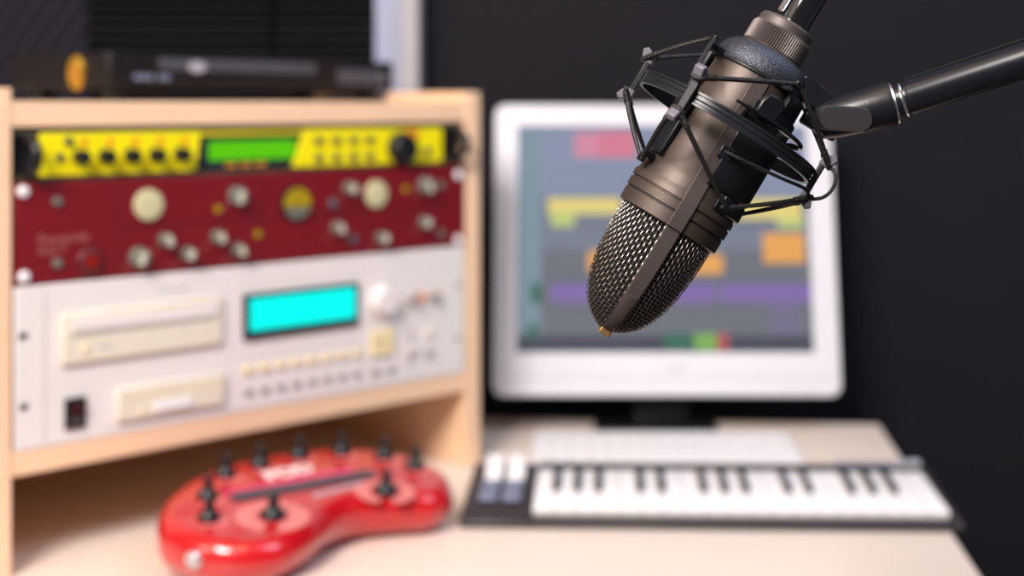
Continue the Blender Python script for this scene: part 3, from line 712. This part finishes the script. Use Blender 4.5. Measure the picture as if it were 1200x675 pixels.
# lug on the front of the shell
bm = bmesh.new()
loft(bm, [[tuple(Q(-82+ a, r, s)) for a, s in ((0, 160), (0, 176), (4, 187), (19, 190), (24, 182), (22, 163), (8, 156))] for r in (62, 76)])
fin('clamp_lug', bm, M['blk_soft'], sm, 0.0012)
bm = bmesh.new(); sweep(bm, [Q(-100+k*5.5, 86, 159+0.0*k) for k in range(21)], [(3.2 if 1 < k < 19 else 1.8)*U for k in range(21)], 8); fin('cradle_rim', bm, M['blk_gloss'], sm)
for a in (-88, -45, 0):
    bm = bmesh.new(); sweep(bm, [Q(a, 66, 150), Q(a, 76, 156), Q(a, 86, 159)], 3.5*U, 8); fin('rim_stay', bm, M['blk'], sm)
bm = bmesh.new(); loft(bm, [[tuple(Q(a, r, s)) for a, s in ((-91, 96), (-91, 112), (-76, 112), (-76, 96))] for r in (62, 72)]); fin('release_latch', bm, M['blk_soft'], sm, 0.0008)
# hooks of the cradle and posts of the outer ring
HK = [-60, -155, 125, 33]; PO = [-123, 170, 79, -12]
def oriented(phi): return Matrix.Rotation(R(phi), 4, 'Z')
def hook(phi, s_end, sgn):
    bm = bmesh.new()
    T_ = oriented(phi)
    ro = 60 if sgn > 0 else 66
    # arm leaving the shell, then a small upright peg
    def b_(x0, x1, y0, y1, s0, s1): box(bm, x0*U, x1*U, y0*U, y1*U, (s0-S0)*U, (s1-S0)*U, T=T_)
    lo, hi = (s_end-5, s_end+3) if sgn > 0 else (s_end-3, s_end+5)
    b_(ro-2, 77, -6, 6, lo, hi)
    if sgn > 0: b_(73, 79, -5, 5, hi-1, hi+8)
    else: b_(73, 79, -5, 5, lo-8, lo+1)
    fin('cord_hook', bm, M['blk_soft'], sm, 0.0006)
for h in HK:
    hook(h, 206, 1); hook(h, 58, -1)
for i, p in enumerate(PO):
    T_ = oriented(p)
    bm = bmesh.new(); box(bm, 114.5*U, 122*U, -5.5*U, 5.5*U, (111-S0)*U, (159-S0)*U, T=T_)
    po = fin('post', bm, M['blk_soft'], sm, 0.0006)
    for s0, sg in ((159, 1), (111, -1)):
        bm = bmesh.new()
        loft(bm, [[tuple(T_ @ Vector((x*U, y*U, (s0+sg*z-S0)*U))) for x, z in ((113.5, -6), (113.5, 5), (127, 12), (132, 7), (126, -6))] for y in (-6.5, 6.5)])
        fin('cord_clip', bm, M['tab'], po, 0.0006, label='grey lavender clip')
def cord(p, q, r0=3.1, r1=2.6, bow=2.0, wraps=True):
    mid = (p+q)/2; outv = Vector((mid.x, mid.y, 0)).normalized()
    pts = spline([p, p.lerp(q, 0.33) + outv*bow*U, p.lerp(q, 0.66) + outv*bow*U, q], 6)
    n_ = len(pts); rr = [(r0 + (r1-r0)*k/(n_-1))*U for k in range(n_)]
    bm = bmesh.new(); sweep(bm, pts, rr, 8)
    if wraps:                                   # whipping thread at the post end
        d_ = (pts[1]-pts[0]).normalized()
        a_ = d_.cross(Vector((0.3, 0.2, 1))).normalized(); b_ = d_.cross(a_)
        hp = [pts[0] + d_*(0.4*k*U) + (a_*math.cos(k*1.0)+b_*math.sin(k*1.0))*(r0+0.5)*U for k in range(44)]
        sweep(bm, hp, 0.7*U, 5)
    return fin('elastic_cord', bm, M['cord'], sm)
for i in range(4):
    p = PO[i]
    near = sorted(HK, key=lambda h: abs((h-p+180) % 360-180))[:2]
    for h in near:
        sg = 1 if ((h-p+180) % 360-180) > 0 else -1
        pu = Q(p+sg*2.5, 123, 158); hu = Q(h-sg*3, 77, 212)
        cord(pu, hu, 3.2, 2.6)
        pd = Q(p+sg*2.5, 123, 111); hd = Q(h-sg*3, 77, 53)
        cord(pd, hd, 3.4, 2.4)
for p in PO:                                     # short loops passing round the outside of each post
    for s0, sg in ((158, 1), (112, -1)):
        bm = bmesh.new(); sweep(bm, spline([Q(p-3.5, 123, s0), Q(p-2, 126, s0-3*sg), Q(p+2, 126, s0-3*sg), Q(p+3.5, 123, s0)], 5), 3.0*U, 8); fin('elastic_cord', bm, M['cord'], sm)
bm = bmesh.new(); sweep(bm, spline([Q(-12, 122, 158), Q(-14, 136, 152), Q(-14, 142, 138), Q(-13, 138, 122), Q(-12, 123, 110)], 8), 2.2*U, 8); fin('elastic_cord', bm, M['cord'], sm, label='loose loop of cord')
bm = bmesh.new(); sweep(bm, spline([Q(-86, 73, 104), Q(-70, 82, 106), Q(-42, 100, 112), Q(-22, 118, 118), Q(-14, 124, 112)], 8), 2.1*U, 8); fin('elastic_cord', bm, M['cord'], sm, label='thin slack cord')
# bracket to the swivel joint
bm = bmesh.new()
loft(bm, [[(x*U, y*U*(1 if x < 70 else 0.6), (s-S0)*U) for x, s in ((43, 233.5), (62, 233), (96, 231), (104, 225), (104, 206), (57, 206), (54, 215), (46, 229))] for y in (-24, 24)])
fin('swivel_bracket', bm, M['blk_soft'], sm, 0.0012)
bm = bmesh.new()
loft(bm, [[((x)*U, y*U, (s-S0)*U) for x, y in ((70, -8), (112, -8), (118, 0), (112, 8), (70, 8))] for s in (186, 206.5)])
fin('swivel_tongue', bm, M['blk'], sm, 0.0012)

# ------------------------------------------------------------------ boom arm
def W_(x, y, Y): return Vector(((x-660)*Y/1600, Y, EYE-(y-122)*Y/1600))
j0 = W_(962, 143, 0.640); j1 = W_(1045, 121.5, 0.636)
dirn = (W_(1205, 69.5, 0.617) - j1).normalized()
boom = empty('boom_arm', j0, label='glossy black boom arm tube reaching in from the right to the cradle', cat='boom arm')
def TA(p, d_): return Matrix.Translation(p) @ d_.to_track_quat('Z', 'Y').to_matrix().to_4x4()
dj = (j1-j0).normalized(); LJ = (j1-j0).length
bm = bmesh.new(); lathe(bm, [(-0.004, 0.0045), (-0.001, 0.0080), (0.006, 0.0092), (LJ*0.5, 0.0100), (LJ-0.002, 0.0107), (LJ+0.0002, 0.0104), (LJ+0.0004, 0.008)], 48, TA(Vector((0, 0, 0)), dj))
fin('joint_housing', bm, M['blk_soft'], boom, label='satin black joint housing')
rel = j1 - j0
bm = bmesh.new(); lathe(bm, [(0.0, 0.0098), (0.0012, 0.0100), (0.0016, 0.0092)], 48, TA(rel, dj)); fin('joint_washer', bm, M['silver'], boom, label='silver washer')
bm = bmesh.new(); lathe(bm, [(0.0008, 0.0078), (0.008, 0.0078)], 48, TA(rel, dirn)); fin('neck', bm, M['tube'], boom)
bm = bmesh.new(); lathe(bm, [(0.0052, 0.0080), (0.0060, 0.0083), (0.0066, 0.0080)], 48, TA(rel, dirn)); fin('neck_ring', bm, M['silver'], boom, label='thin silver ring')
bm = bmesh.new(); lathe(bm, [(0.0074, 0.0070), (0.0078, 0.0078), (0.009, 0.0081), (0.60, 0.0081), (0.601, 0.007)], 64, TA(rel, dirn)); fin('tube', bm, M['tube'], boom)
up = Vector((0, 0, 1)); up = (up - dirn*up.dot(dirn)).normalized()
bm = bmesh.new(); sweep(bm, [rel + dirn*(0.0085+k*0.06) + up*(0.0086+0.0010*math.sin(k*0.9)) for k in range(10)], 0.0006, 6); fin('spring_wire', bm, M['blk'], boom, label='thin black wire along the tube')
# wing knob facing the camera
c_ = W_(990.5, 139, 0.628) - j0
bm = bmesh.new(); pts = []
for (x, z) in rrect(-0.0128, 0.0128, -0.0056, 0.0056, 0.0056, 10):
    pts.append((x, z*(1-0.13*math.cos(x/0.0128*PI/1.0)*1.0 if abs(x) < 0.0128 else 1)))
Tn = Matrix.Translation(c_) @ Matrix.Rotation(R(3), 4, 'Y')
loft(bm, [[(x, 0.010, z) for x, z in pts], [(x, -0.0008, z) for x, z in pts], [(x*0.93, -0.0022, z*0.86) for x, z in pts]], Tn)
fin('wing_knob', bm, M['wing'], boom, label='grey bean-shaped tightening knob')

# ------------------------------------------------------------------ cable plugged into the top of the microphone
cb = empty('microphone_cable', O + Ax*(278*U), EUL, 'glossy black cable plug on top of the microphone', 'cable')
bm = bmesh.new(); lathe(bm, Lp([(0.4, 21), (4, 21), (6, 19.8), (60, 19.8), (100, 22), (150, 22), (152, 12)]), 64, Matrix.Translation((4.5*U, 0, 0))); fin('plug', bm, M['blk_gloss'], cb)
bm = bmesh.new(); loft(bm, [[(x*U, y*U, s*U) for x, y in ((-21, -4), (-14, -13), (-12, -11), (-17, -2))] for s in (7, 10, 30)]); fin('latch', bm, M['silver'], cb, 0.0006, label='silver release latch')
bm = bmesh.new(); sweep(bm, spline([(4.5*U, 0, 150*U), (4.5*U, 0, 250*U), (60*U, 40*U, 400*U), (260*U, 160*U, 560*U), (560*U, 300*U, 640*U)], 8), 0.0034, 12); fin('wire', bm, M['blk'], cb)
